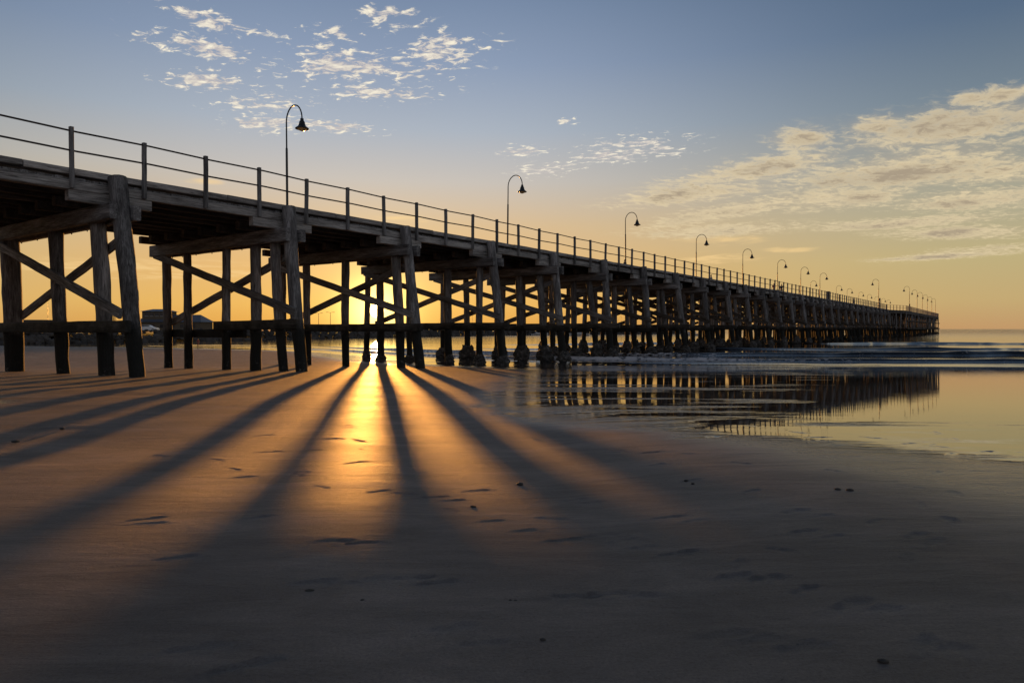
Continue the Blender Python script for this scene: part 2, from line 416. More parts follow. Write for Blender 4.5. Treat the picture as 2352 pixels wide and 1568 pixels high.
c = t.mix(damp, c, (.10,.086,.078,1))
rot = t.n.new('ShaderNodeMapping'); rot.inputs['Rotation'].default_value = (0, 0, R(12)); rot.inputs['Scale'].default_value = (2.6, 9, 1); t.put(rot.inputs['Vector'], pos)
fine = t.noise(rot.outputs[0], 1.7, 4, .65, .5)
rot2 = t.n.new('ShaderNodeMapping'); rot2.inputs['Rotation'].default_value = (0, 0, R(-24)); rot2.inputs['Scale'].default_value = (.6, 2.0, 1); t.put(rot2.inputs['Vector'], pos)
drain = t.noise(rot2.outputs[0], 1.3, 5, .6, .8)
speck = t.mapr(t.noise(pos, 55, 2, .5), .70, .76)
c = t.mix(t.m('MULTIPLY', speck, .55), c, (.02,.016,.013,1))
mot = t.noise(t.mul(pos, (.8, 1.6, 1)), 1.1, 5, .65, .7)
sm = t.vm('SCALE', c); t.l.new(t.m('MULTIPLY', t.mapr(mot, .3, .7, .72, 1.25), t.mapr(drain, .35, .65, .78, 1.18)), sm.node.inputs['Scale']); c = sm
c = t.mix(film, c, (.03,.026,.023,1))
t.put(b.inputs['Base Color'], c)
rgh = t.m('ADD', .60, t.m('MULTIPLY', t.m('SUBTRACT', blot, .5), .22))
rgh = t.m('SUBTRACT', rgh, t.m('MULTIPLY', damp, .36))
nd = t.n.new('ShaderNodeMix'); inv = t.m('SUBTRACT', 1, film); t.put(nd.inputs[0], t.m('SUBTRACT', 1, t.m('MULTIPLY', inv, inv))); t.put(nd.inputs[2], rgh); nd.inputs[3].default_value = .02
t.put(b.inputs['Roughness'], nd.outputs[0])
b.inputs['Specular IOR Level'].default_value = .5; b.inputs['IOR'].default_value = 1.45
hgt = t.m('ADD', t.m('ADD', t.m('MULTIPLY', streak, .9), t.m('MULTIPLY', grain, .30)), t.m('ADD', t.m('MULTIPLY', fine, .55), t.m('MULTIPLY', drain, 2.4)))
rip = t.m('MULTIPLY', t.noise(t.mul(pos, (1.2, 5, 1)), 2.2, 2, .5), .06)
nh = t.n.new('ShaderNodeMix'); t.put(nh.inputs[0], film); t.put(nh.inputs[2], hgt); t.put(nh.inputs[3], rip)
bump(t, b, nh.outputs[0], .012, .8)
# every grain of dry sand faces its own way
wn_ = t.n.new('ShaderNodeTexWhiteNoise'); t.put(wn_.inputs['Vector'], t.mul(pos, (900, 900, 900)))
amp = t.m('MULTIPLY', t.m('MULTIPLY', inv, inv), t.m('SUBTRACT', 1.05, t.m('MULTIPLY', damp, .95)))
jv = t.vm('SCALE', t.vm('SUBTRACT', wn_.outputs['Color'], (.5,.5,.5))); t.l.new(amp, jv.node.inputs['Scale'])
bn = b.inputs['Normal'].links[0].from_socket
t.l.new(t.vm('NORMALIZE', t.vm('ADD', bn, jv)), b.inputs['Normal'])
sand = sheet('sand', np.array(xs), np.array(ysl), Z, [('wet', wet), ('moist', moist)], me_sand)
tag(sand, kind='structure')

# sea sheet with low breakers near the shore
sx = [-(v) for v in reversed(grow(45, .45, 1.06, 400, 7000))] + list(np.arange(-45, 75, .45)) + grow(75, .45, 1.06, 400, 7000)
sy = list(np.arange(33, 86, .13)); sy += grow(sy[-1], .13, 1.035, 300, 7000)
X, Y = np.meshgrid(np.array(sx), np.array(sy))
SH = ys(X)
Z = np.zeros_like(X); F = np.zeros_like(X)
for off, amp, seed, fw in ((2.6,.07,11,.6),(7.5,.19,14,1.3),(16.5,.29,12,1.3),(33,.44,13,.7),(58,.25,15,.0)):
    wig = 4.0*(vnoise(X/24, X*0, seed)-.5)+1.8*(vnoise(X/7, X*0, seed+1)-.5)+.35*(vnoise(X/1.4, X*0, seed+3)-.5)
    dyc = Y-(SH+off*(.75+.25*np.clip((X+10)/25, 0, 1.2))+wig)
    side_ = np.clip((X+38)/40, .15, 1)*np.clip((X-(-6 if off > 20 else -60))/20, 0, 1)
    A = amp*side_*(.25+1.0*vnoise(X/15+off, X*0, seed+2))*(.8+.4*vnoise(X/2.2, X*0, seed+5))
    front = np.exp(-(dyc/(.25+.35*amp))**2); backs = np.exp(-(dyc/(1.1+3*amp))**2)
    Z += A*np.where(dyc < 0, front, backs)
    F = np.maximum(F, 1.35*fw*np.clip(1.15-(X-6)/26, .34, 1)*np.clip(A/amp, 0, 1)*np.where(dyc < .1, np.exp(-((dyc+.2+.4*amp)/(.3+.8*amp))**2), np.exp(-(dyc/.3)**2))*.62)
# thin lace of foam at the very edge of the water
e = Y-SH
F = np.maximum(F, .42*np.exp(-((e-.8)/.5)**2)*(fbm(X/3, Y/1.5, 40, 2)))
Z += .016*(fbm(X/3.5, Y/1.1, 50, 2)-.5)*np.clip((Y-SH-2)/6, 0, 1)*np.clip((150-Y)/80, 0, 1)
ms, t, b = material('sea water')
ge = t.n.new('ShaderNodeNewGeometry'); pos = ge.outputs['Position']
at = t.n.new('ShaderNodeAttribute'); at.attribute_name = 'foam'
fn = t.noise(t.mul(pos, (.9, 1.6, 1)), 2.6, 6, .7, .5)
fm = t.mapr(t.m('ADD', at.outputs['Fac'], t.m('MULTIPLY', t.m('SUBTRACT', fn, .5), 2.4)), .60, .95)
t.put(b.inputs['Base Color'], t.mix(fm, (.008,.009,.010,1), (.55,.53,.53,1)))
t.put(b.inputs['Roughness'], t.m('ADD', .06, t.m('MULTIPLY', fm, .6)))
b.inputs['IOR'].default_value = 1.33
h1 = t.noise(t.mul(pos, (.35, .8, 1)), 1.1, 3, .5, .2); h2 = t.noise(t.mul(pos, (.06, .22, 1)), 1., 3, .55)
farm = t.mapr(t.sep(pos)[1], 75, 600)
bump(t, b, t.m('MULTIPLY', t.m('ADD', t.m('MULTIPLY', h1, .5), t.m('MULTIPLY', h2, .9)), t.m('ADD', .022, t.m('MULTIPLY', farm, 2.6))), 1., .8)
sea = sheet('sea', np.array(sx), np.array(sy), Z, [('foam', F)], ms)
tag(sea, kind='structure')
# sea bed so that the water has something under it beyond the sand
sb_ = MB(); sb_.add([(-7000,60,-3),(7000,60,-3),(7000,7000,-3),(-7000,7000,-3)], [(0,1,2,3)])
tag(part('sea_bed', sb_, simple('sea bed', (.05,.05,.045), .9)), kind='structure')

# ------------------------------------------------------------------ the jetty
X0, Y0 = -14.05, 24.2
DU = Vector((.581,.814,0)).normalized(); DT = Vector((-DU.y, DU.x, 0))
def J(u, t, z): return Vector((X0, Y0, 0)) + DU*u + DT*t + Vector((0,0,z))
BASE = J(0, 0, float(sand_z(X0, Y0)))
jetty = empty('jetty', BASE)
tag(jetty, 'long weathered timber jetty on tall braced piles, running from the beach out to sea', 'jetty')
jr = random.Random(11)
FINE = math.pi/8

def beam_mesh(mb, p0, p1, w_, h_, rng_, seg=None, jit=.008, M=None, ch=.025):
    """a sawn timber from p0 to p1 (chamfered, slightly uneven); with M=None it is written in world space"""
    p0, p1 = Vector(p0), Vector(p1); ax = (p1-p0); L = ax.length; ax.normalize()
    up = Vector((0,0,1)); sd = up.cross(ax)
    if sd.length < .05: sd = Vector((1,0,0))
    sd.normalize(); up = ax.cross(sd)
    n = seg or max(2, int(L/.7)); rings = []
    prof = [(-.5,-.5,1,0),(-.5,-.5,0,1),(-.5,.5,0,-1),(-.5,.5,1,0),(.5,.5,-1,0),(.5,.5,0,-1),(.5,-.5,0,1),(.5,-.5,-1,0)]
    base = [rng_.uniform(-jit, jit) for _ in range(16)]
    for i in range(n+1):
        s = L*i/n; ring = []
        dw, dh = rng_.uniform(-jit, jit), rng_.uniform(-jit, jit)
        for k, (a, b_, ca_, cb) in enumerate(prof):
            y = a*w_+ca_*ch+base[k]+dw; z = b_*h_+cb*ch+base[k+8]+dh
            ring.append(p0+ax*s+sd*y+up*z)
        rings.append(ring)
    vs = [q for r in rings for q in r]; fs = []
    for i in range(n):
        for k in range(8): fs.append((i*8+k, (i+1)*8+k, (i+1)*8+(k+1) % 8, i*8+(k+1) % 8))
    fs.append(tuple(range(8))); fs.append(tuple(n*8+k for k in reversed(range(8))))
    mb.add(vs, fs)
def axis_matrix(p0, p1):
    ax = (Vector(p1)-Vector(p0)).normalized(); up = Vector((0,0,1)); sd = up.cross(ax)
    if sd.length < .05: sd = Vector((0,1,0))
    sd.normalize(); up = ax.cross(sd)
    m = Matrix((ax, sd, up)).transposed().to_4x4(); m.translation = Vector(p0)-BASE
    return m
def beam(name, p0, p1, w_, h_, mat, parent=None, jit=.008, extra=None):
    L = (Vector(p1)-Vector(p0)).length
    mb = MB(); beam_mesh(mb, (0,0,0), (L,0,0), w_, h_, jr, jit=jit)
    if extra: extra(mb, L)
    return part(name, mb, mat, parent or jetty, axis_matrix(p0, p1))
def pile_geo(mb, p0, p1, r0, r1, rng_, n=14, seg=11):
    p0, p1 = Vector(p0), Vector(p1); pts = []; rad = []
    bow = Vector((rng_.uniform(-.05,.05), rng_.uniform(-.05,.05), 0))
    for i in range(seg+1):
        f = i/seg; pts.append(p0.lerp(p1, f)+bow*math.sin(f*math.pi)+Vector((rng_.uniform(-.012,.012), rng_.uniform(-.012,.012), 0)))
        rad.append(r0+(r1-r0)*f+rng_.uniform(-.012,.012))
    mb.tube(pts, rad, n, wob=.035, rng=rng_)
def pile(p0, p1, r0, r1, mat=None):
    p0, p1 = Vector(p0), Vector(p1)
    mb = MB(); pile_geo(mb, (0,0,0), p1-p0, r0, r1, jr)
    return part('pile', mb, mat or M_WZ, jetty, Matrix.Translation(p0-BASE))

# crust of oysters round the foot of a pile (a few shapes shared by all)
def crust(seed, r, h):
    g = random.Random(seed); mb = MB(); n = 16; seg = 9; vs = []; fs = []
    for i in range(seg+1):
        f = i/seg
        prof = r*(.78+.5*math.sin(min(1, f*1.25)*math.pi*.62+.35) - .5*f*f)
        for k in range(n):
            th = 2*math.pi*k/n; rr = prof*(1+g.uniform(-.16,.16)); rr = max(rr, .2)
            vs.append((rr*math.cos(th), rr*math.sin(th), f*h*(1+.06*g.uniform(-1,1))))
    for i in range(seg):
        for k in range(n): fs.append((i*n+k, i*n+(k+1) % n, (i+1)*n+(k+1) % n, (i+1)*n+k))
    mb.add(vs, fs); me = mb.mesh('oyster_crust'); me.materials.append(M_CRUST); return me
CR_S = [crust(i, .30, .7) for i in range(4)]
CR_L = [crust(20+i, .43, 1.15) for i in range(5)]

BENT_U = [-28.4,-21.3,-14.2,-7.1,0,7.1,14.25,21.6,28.8,36.2]
while BENT_U[-1] < 205: BENT_U.append(BENT_U[-1]+7.25+jr.uniform(-.12,.12))
FIRST = 4                                            # index of the first bent the photo shows
n_ind = 0; rest = MB(); cr_rest = MB()
Z_CAPB, Z_CAPT, Z_COR, Z_FAS0, Z_FAS1, Z_DK, Z_K0, Z_K1 = 5.97, 6.53, 6.92, 6.90, 7.22, 7.31, 7.40, 7.62
ZR = 8.90
LAY = {4: [(-.25,-1.6,7.5,.30,.25),(1.25,.9,6.0,.27,.27),(4.9,4.2,6.0,.26,.23),(9.6,9.5,6.0,.37,.36)],
       5: [(-.25,-1.0,7.5,.29,.25),(.75,.25,6.0,.22,.2),(2.2,2.2,6.0,.24,.25),(4.5,4.5,6.0,.20,.20),(8.0,8.0,6.0,.20,.20),(10.0,10.0,6.0,.23,.2)],
       6: [(-.25,-1.25,7.5,.28,.25),(.45,.15,6.0,.26,.23),(4.35,4.3,6.0,.22,.21),(7.8,7.7,6.0,.21,.2),(10.1,10.1,6.0,.22,.2)],
       7: [(-.25,-1.2,7.5,.27,.25),(.6,.55,6.0,.22,.2),(3.2,3.0,6.0,.26,.23),(6.6,6.6,6.0,.2,.2),(9.36,9.40,6.0,.26,.25),(10.55,10.72,6.0,.2,.2)]}
def pins(mb, L):                                     # drift bolts poking out under the cap
    q = .6
    while q < L-.4:
        mb.tube([(q, 0, -.25), (q, 0, -.33)], .022, 6); q += jr.uniform(.9, 1.8)
for i, u in enumerate(BENT_U):
    vis = i >= FIRST
    lay = LAY.get(i)
    if lay is None:
        q = lambda a: a+jr.uniform(-.25,.25)
        lay = [(-.25,-.95-jr.uniform(0,.55),7.5+jr.uniform(-.08,.1),.29,.25),(q(.9),q(.5),6.0,.25,.23),(q(2.6),q(2.5),6.0,.25,.23),
               (q(4.6),q(4.6),6.0,.23,.22),(q(7.4),q(7.5),6.0,.22,.22),(q(9.7),q(10.1),6.0,.24,.22)]
        if i >= 11: lay += [(q(1.7),q(1.2),6.0,.24,.23)]
        if i >= 13: lay += [(q(3.6),q(3.4),6.0,.24,.23),(q(6.1),q(6.2),6.0,.23,.22)]
    for k, (tt, tb, zt, rt, rb) in enumerate(lay):
        ub = u+jr.uniform(-.12,.12)
        bx_, by_ = J(ub, tb, 0)[:2]; zs = float(sand_z(bx_, by_)); zb = min(zs-.5, 0.4 if zs > .1 else -1.2)
        if zs <= .1: zb = -1.5
        p0, p1 = J(ub, tb+(tb-tt)*.1, zb), J(u, tt, zt)
        cm = None
        if zs < .12: cm = (CR_L if zs < -.12 else CR_S)[jr.randrange(4)]
        if vis and n_ind < 100:
            po = pile(p0, p1, rb, rt); n_ind += 1
            if cm is not None and not (i == 6 and k > 1):
                zc = max(zs, -.15)-.1; f = (zc-p0.z)/(p1.z-p0.z)
                co = part('oyster_crust', cm, None, po, Matrix.Translation((p1-p0)*f) @ Matrix.Rotation(jr.uniform(0,6.28), 4, 'Z') @ Matrix.Diagonal((jr.uniform(.85,1.3), jr.uniform(.85,1.3), jr.uniform(.7,1.2), 1)))
        else:
            pile_geo(rest, p0, p1, rb, rt, jr, n=9, seg=6)
            if cm is not None:
                zc = max(zs, -.15)-.1; f = (zc-p0.z)/(p1.z-p0.z); c0 = p0.lerp(p1, f); sc = jr.uniform(.7,1.05)
                rest.add([c0+Vector(v.co)*sc for v in cm.vertices], [tuple(p.vertices) for p in cm.polygons])
    # cap: a pair of half-caps gripping the piles, walers low down, diagonal braces on either face
    for s in (-1, 1):
        beam('cap_beam', J(u+s*.36, -.75+jr.uniform(-.15,.1), 6.25), J(u+s*.36, 10.75+jr.uniform(-.1,.2), 6.25), .26, .54+jr.uniform(-.03,.03), M_WX, extra=(pins if i < 12 else None))
    low_ = (i == 5)
    zw = 2.30+jr.uniform(-.08,.08)*(1 if i < 9 else 2.6)
    if low_:
        beam('waler', J(u-.33, -1.3, 2.40), J(u-.33, 5.0, 2.34), .2, .42, M_WD); beam('waler', J(u+.33, 3.6, 1.98), J(u+.33, 10.9, 1.96), .2, .40, M_WD)
    else:
        beam('waler', J(u-.36, -1.55-jr.uniform(0,.35), zw), J(u-.36, 10.6, zw-.02), .2, .40, M_WD)
    if True:
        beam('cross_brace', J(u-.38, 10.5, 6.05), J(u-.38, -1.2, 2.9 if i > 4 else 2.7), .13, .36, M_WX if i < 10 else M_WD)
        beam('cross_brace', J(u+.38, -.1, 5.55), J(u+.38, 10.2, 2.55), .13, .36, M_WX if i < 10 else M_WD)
    if i >= 12:
        beam('cross_brace', J(u-.5, 5.4, 6.05), J(u-.5, -.9, 3.3), .12, .32, M_WD); beam('cross_brace', J(u+.5, 10.2, 5.9), J(u+.5, 4.2, 2.8), .12, .32, M_WD)
    # corbels: one under each line of stringers, the outer one shows below the fascia
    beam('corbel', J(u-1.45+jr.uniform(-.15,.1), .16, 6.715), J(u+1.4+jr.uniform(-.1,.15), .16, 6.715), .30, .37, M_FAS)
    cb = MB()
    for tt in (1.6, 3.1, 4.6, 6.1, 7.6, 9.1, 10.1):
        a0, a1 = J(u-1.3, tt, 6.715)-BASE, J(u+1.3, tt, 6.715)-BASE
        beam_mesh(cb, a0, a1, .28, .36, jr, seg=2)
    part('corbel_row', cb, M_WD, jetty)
part('pile_row', rest, M_WZ, jetty, Matrix.Translation(-BASE))['kind'] = 'stuff'
U_A, U_B = -30., 206.
# fascia beams, one per bay
for i in range(len(BENT_U)-1):
    dz_ = jr.uniform(-.015,.015)
    beam('fascia_beam', J(BENT_U[i]+.012, .15, 7.06+dz_), J(BENT_U[i+1]-.012, .15, 7.06+dz_+jr.uniform(-.01,.01)), .28, .325, M_FAS, jit=.010)
for tt in (1.3, 2.5, 3.7, 4.9, 6.1, 7.3, 8.5, 9.7):
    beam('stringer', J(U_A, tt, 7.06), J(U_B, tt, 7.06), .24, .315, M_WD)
# deck planks (their ends show as a broken dark line under the kerb)
pk = MB(); u = U_A
while u < U_B:
    w_ = jr.uniform(.20,.25); e0 = jr.uniform(.03,.16); th = jr.uniform(.075,.09)
    c = (J(u+w_/2, (e0+10.45)/2, 7.225+th/2+.002))-BASE
    M3 = Matrix((DU, DT, Vector((0,0,1)))).transposed()
    pk.box(c, (w_, 10.45-e0, th), M3); u += w_+jr.choice((.006,.008,.012,.02))
part('deck_planking', pk, M_WX, jetty)
# kerb of long baulks over recessed strips added to block the sky, near and far edge
beam('kerb_gap_filler', J(U_A, .34, 7.345), J(U_B, .34, 7.345), .14, .18, M_WD)
beam('kerb_gap_filler', J(U_A, 10.2, 7.345), J(U_B, 10.2, 7.345), .14, .18, M_WD)
u = U_A
while u < U_B:
    L = jr.uniform(5.5,8.0); e1 = min(u+L, U_B)
    beam('kerb', J(u+.012, .13, 7.515+jr.uniform(-.008,.008)), J(e1-.012, .13, 7.515+jr.uniform(-.008,.008)), .25, .21, M_FAS)
    u = e1
beam('kerb', J(U_A, 10.3, 7.515), J(U_B, 10.3, 7.515), .25, .21, M_WD)
# railing on the near side
def rail_post(p, ext=0):
    mb = MB(); beam_mesh(mb, (0,0,0), (0,0,2.02+ext+jr.uniform(-.035,.03)), .125, .15, jr, seg=4, jit=.005, ch=.012)
    return mb
posts = []; k = 0
while -1.37+2.383*k < 203:
    u = -1.37+2.383*k + jr.uniform(-.02,.02); k += 1; posts.append(u)
n_post = 0
proto_p = None
for u in posts:
    o = part('railing_post', rail_post(None), M_WP, jetty, Matrix.Translation(J(u, -.075, 6.93)-BASE) @ Matrix.Rotation(math.atan2(DU.y, DU.x), 4, 'Z') @ Matrix.Rotation(jr.uniform(-.022,.022), 4, 'X') @ Matrix.Rotation(jr.uniform(-.012,.012), 4, 'Y')); n_post += 1
for u in (-28,-25.6,-23.2,-20.8,-18.4,-16,-13.6,-11.2,-8.8,-6.3,-3.8):
    part('railing_post', rail_post(None), M_WP, jetty, Matrix.Translation(J(u, -.075, 6.93)-BASE) @ Matrix.Rotation(math.atan2(DU.y, DU.x), 4, 'Z')) if u > -7 else None
for z in (ZR-.045, ZR-.70):
    mb = MB(); pts = [J(u, -.075, z+.016*math.sin(u*1.31)+.01*math.sin(u*.37))-BASE for u in np.arange(-30, 205, 1.2)]
    mb.tube(pts, .032, 8); part('handrail', mb, M_RAIL, jetty)

# the T-shaped head at the far end
HEAD = [(203,0),(216,-3.4),(347,-3.4),(347,17.5),(196,17.5),(196,10.4),(203,10.4)]
hd = MB(); n = len(HEAD)
vs = [J(u, t_, z)-BASE for z in (6.6, 7.50) for (u, t_) in HEAD]
hd.add(vs, [tuple(range(n-1,-1,-1)), tuple(range(n, 2*n))]+[(i, (i+1) % n, n+(i+1) % n, n+i) for i in range(n)])
part('head_deck', hd, M_WD, jetty)
hp = MB(); hb = MB()
def hpile(u, t_, ztop=6.7):
    pile_geo(hp, J(u, t_-jr.uniform(-.3,.3), -1.5)-BASE, J(u, t_, ztop)-BASE, .24, .24, jr, n=8, seg=4)
    if jr.random() < .8:
        cm = CR_L[jr.randrange(5)]; c0 = J(u, t_, -.3)-BASE
        hp.add([c0+Vector(v.co) for v in cm.vertices], [tuple(p.vertices) for p in cm.polygons])
u = 216.5
while u < 347:
    for t_ in (-3.3, -.4, 3.2, 7.0, 10.8, 14.5, 17.2): hpile(u+jr.uniform(-.4,.4), t_+jr.uniform(-.2,.2), 7.4 if t_ < -3 else 6.7)
    beam_mesh(hb, J(u, -3.6, 6.4)-BASE, J(u, 17.3, 6.4)-BASE, .3, .4, jr, seg=3)
    beam_mesh(hb, J(u, -3.6, 2.2)-BASE, J(u, 17.3, 2.2)-BASE, .2, .4, jr, seg=3)
    beam_mesh(hb, J(u+.3, -3.4, 5.9)-BASE, J(u+.3, 9, 2.6)-BASE, .14, .34, jr, seg=2); beam_mesh(hb, J(u-.3, 9, 6)-BASE, J(u-.3, -3.4, 2.6)-BASE, .14, .34, jr, seg=2)
    u += 7.0
for u, t_ in ((205,-.5),(209,-1.6),(212.5,-2.5)): hpile(u, t_)
for z in (2.3, 4.6): beam_mesh(hb, J(216, -3.75, z)-BASE, J(347, -3.75, z)-BASE, .18, .36, jr, seg=30)
part('head_pile_row', hp, M_WZ, jetty)['kind'] = 'stuff'
part('head_framing', hb, M_WD, jetty)
hpath = [J(203,-.08,0), J(216,-3.45,0), J(347,-3.45,0)]
acc = 0; hr = MB()
for a, b_ in zip(hpath, hpath[1:]):
    L = (b_-a).length; m_ = max(1, round(L/2.4))
    for q in range(m_):
        p = a.lerp(b_, q/m_)
        if n_post < 100: part('railing_post', rail_post(None), M_WP, jetty, Matrix.Translation(p+Vector((0,0,6.93))-BASE)); n_post += 1
        else: beam_mesh(hr, p+Vector((0,0,6.93))-BASE, p+Vector((0,0,8.95))-BASE, .13, .13, jr, seg=2)
part('railing_post_row', hr, M_WP, jetty)['kind'] = 'stuff'
for z in (ZR-.045, ZR-.70):
    mb = MB(); mb.tube([p+Vector((0,0,z))-BASE for p in hpath], .032, 6); part('handrail', mb, M_RAIL, jetty)

# ------------------------------------------------------------------ lamps
def lamp_meshes():
    pole = MB(); pole.lathe([(.0,0),(.16,0),(.16,.05),(.10,.09),(.075,.5),(.068,5.35),(.066,5.7),(.046,5.76),(.043,7.28)], n=12)
    pts = []; r = .75
    for k in range(17):
        a = math.pi*(1-k/16); pts.append((r+r*math.cos(a), 0, 7.26+.88*math.sin(a)))
    pts.append((1.5, 0, 7.16)); pts.insert(0, (0, 0, 7.2))
    pole.tube(pts, .04, 9)
    shade = MB(); shade.lathe([(.0,.62),(.085,.62),(.10,.58),(.11,.47),(.15,.43),(.16,.40),(.19,.26),(.24,.15),(.30,.11),(.385,.045),(.40,.015),(.39,0),(.37,.01),(.29,.07),(.2,.13),(.02,.2)], (1.5,0,6.62), 24)
    bowl = MB(); bowl.lathe([(.31,.055),(.27,0),(.17,-.085),(.06,-.125),(.0,-.13)], (1.5,0,6.62), 20)
    out = []
    for nm, mb, mt in (('pole', pole, M_IRON), ('lamp_shade', shade, M_IRON), ('lamp_bowl', bowl, M_LENS)):
        me = mb.mesh(nm); me.materials.append(mt); out.append((nm, me))
    return out
LM = lamp_meshes()
LZ = 13.3+EYE-8.15
def lamp(u, t_, inward, label, z=Z_DK):
    o = empty('street_lamp', J(u, t_, z), math.atan2(DT.y*inward, DT.x*inward))
    tag(o, label, 'street lamp', 'curved-neck lamps along the jetty')
    o.rotation_euler.x = jr.uniform(-.009,.009); o.rotation_euler.y = jr.uniform(-.009,.009); o.rotation_euler.z += jr.uniform(-.06,.06)
    for nm, me in LM: part(nm, me, None, o)
    return o
ORD = ['first','second','third','fourth','fifth','sixth','seventh','eighth','ninth','tenth']
for k, u in enumerate([14.2,36.8,60,82.3,103.8,125.6,144.5,164]):
    lamp(u, 9.5, -1, ['nearest and tallest curved lamp post, its bell shade against small white clouds',
        'second nearest dark curved lamp post, alone against pale sky right of the sun',
        'third nearest dark curved lamp post along the jetty, beside the end of the cloud band'][k] if k < 3 else
        'dark curved lamp post on the jetty deck, %s counting outward from the beach' % ORD[k])
for k, (u, t_) in enumerate([(190,19),(217.6,15.4),(236.9,15.6),(261.5,15.9),(283,16.1),(304.7,16.4),(325,16.6),(344,16.8)]):
    lamp(u, min(t_, 17.1), -1, 'tiny curved lamp post on the back edge of the jetty head, %s counting outward' % ORD[k])
for k, (u, t_) in enumerate([(194,.9),(233.5,-2.6),(258,-2.6),(277,-2.6),(298,-2.6),(320,-2.6),(340,-2.6)]):
    lamp(u, t_, 1, ['sunlit curved lamp post leaning left just before the jetty head', 'sunlit curved lamp post leaning left, at the near corner of the jetty head'][k] if k < 2 else
         'small curved lamp post leaning left on the jetty head, %s from the near corner' % ORD[k-1])

# ------------------------------------------------------------------ people
M_SKIN = simple('skin', (.30,.17,.11), .6); M_HAIR = simple('dark hair', (.02,.015,.012), .6)
M_RED = simple('red cloth', (.28,.05,.05), .8); M_DARKC = simple('dark cloth', (.03,.03,.04), .8); M_BLUE = simple('denim cloth', (.05,.07,.12), .8); M_PALE = simple('pale cloth', (.4,.38,.36), .8)
def skin_mesh(name, joints, edges, mat, lvl=1):
    me = bpy.data.meshes.new(name); me.from_pydata([j[:3] for j in joints], edges, []); me.update()
    o = bpy.data.objects.new(name, me); COL.objects.link(o)
    o.modifiers.new('s', 'SKIN'); sv = me.skin_vertices[0].data
    for i, j in enumerate(joints):
        rr = j[3]; sv[i].radius = rr if hasattr(rr, '__len__') else (rr, rr)
        sv[i].use_root = (i == 0)
    m2 = o.modifiers.new('d', 'SUBSURF'); m2.levels = lvl; m2.render_levels = lvl
    dg = bpy.context.evaluated_depsgraph_get()
    out = bpy.data.meshes.new_from_object(o.evaluated_get(dg)); out.name = name
    bpy.data.objects.remove(o); out.materials.clear(); out.materials.append(mat)
    for p in out.polygons: p.use_smooth = True
    return out
def person(loc, rz, h, pose, label, top, bottom, hair=M_HAIR):
    k = h/1.75
    if pose == 'sit':
        hipz, kn, ft = .16, [(.09,.45,.34),(-.09,.45,.30)], [(.10,.62,.04),(-.10,.70,.04)]
    elif pose == 'walk':
        hipz, kn, ft = .92, [(.09,.16,.50),(-.09,-.06,.49)], [(.09,.26,.06),(-.09,-.34,.10)]
    else:
        hipz, kn, ft = .92, [(.10,.03,.49),(-.10,.02,.49)], [(.11,0,.05),(-.11,-.02,.05)]
    H = hipz; lean = .10 if pose in ('lean',) else .03
    j = [(0,0,H,(.15,.11)),(0,lean*.6,H+.26,(.15,.11)),(0,lean,H+.48,(.16,.11)),(0,lean,H+.58,.06),(0,lean+.02,H+.68,(.075,.09)),(0,lean+.02,H+.78,(.07,.085))]
    e = [(0,1),(1,2),(2,3),(3,4),(4,5)]
    for sgn, q in ((1,0),(-1,1)):
        b0 = len(j)
        sw = (.12 if q else -.12) if pose == 'walk' else (.25 if pose == 'lean' else .04)
        j += [(sgn*.19,lean,H+.50,.06),(sgn*.24,lean+sw*.3,H+.24,.042),(sgn*.24,lean+.08+sw,H+.02,.034),(sgn*.24,lean+.11+sw*1.3,H-.08,.032)]
        e += [(2,b0),(b0,b0+1),(b0+1,b0+2),(b0+2,b0+3)]
        b0 = len(j); kx = kn[q]; fx = ft[q]
        j += [(sgn*.10,0,H-.06,.09),(kx[0],kx[1],kx[2],.062),(fx[0],fx[1],fx[2]+.04,.042),(fx[0],fx[1]+.16,fx[2]-.01,.035)]
        e += [(0,b0),(b0,b0+1),(b0+1,b0+2),(b0+2,b0+3)]
    sc = lambda J_: [(a*k, b_*k, c*k, (r[0]*k, r[1]*k) if hasattr(r, '__len__') else r*k) for a, b_, c, r in J_]
    root = empty('person', loc, rz); tag(root, label, 'person')
    part('body', skin_mesh('body', sc(j), e, M_SKIN), None, root)
    sh = [(0,0,H+.02,(.165,.125)),(0,lean*.6,H+.26,(.168,.125)),(0,lean,H+.47,(.18,.125)),(0,lean,H+.55,.08)]; es = [(0,1),(1,2),(2,3)]
    for sgn, q in ((1,0),(-1,1)):
        sw = (.12 if q else -.12) if pose == 'walk' else (.25 if pose == 'lean' else .04)
        b0 = len(sh); sh += [(sgn*.19,lean,H+.50,.075),(sgn*.235,lean+sw*.3,H+.26,.06)]; es += [(2,b0),(b0,b0+1)]
    part('shirt', skin_mesh('shirt', sc(sh), es, top), None, root)
    tr = [(0,0,H+.04,(.165,.13))]; et = []
    for sgn, q in ((1,0),(-1,1)):
        b0 = len(tr); kx = kn[q]; tr += [(sgn*.10,0,H-.07,.105),(kx[0],kx[1],kx[2]+.02,.08)]; et += [(0,b0),(b0,b0+1)]
    part('shorts', skin_mesh('shorts', sc(tr), et, bottom), None, root)
    hr_ = [(0,lean,H+.74,(.07,.08)),(0,lean-.01,H+.83,(.075,.09)),(0,lean-.02,H+.86,.05)]
    part('hair', skin_mesh('hair', sc(hr_), [(0,1),(1,2)], hair), None, root)
    # face: nose and ears as small bumps on the head
    fb = MB(); hz = (H+.72)*k
    for (x, y, z, r) in ((0,lean+.115,0,.018),(.08,lean+.02,0,.022),(-.08,lean+.02,0,.022)):
        fb.tube([(x*k,(y-.02)*k,hz-.03*k),(x*k,y*k,hz),(x*k,(y-.02)*k,hz+.03*k)], [r*k*.6, r*k, r*k*.5], 6)
    part('face', fb, M_SKIN, root)
    return root
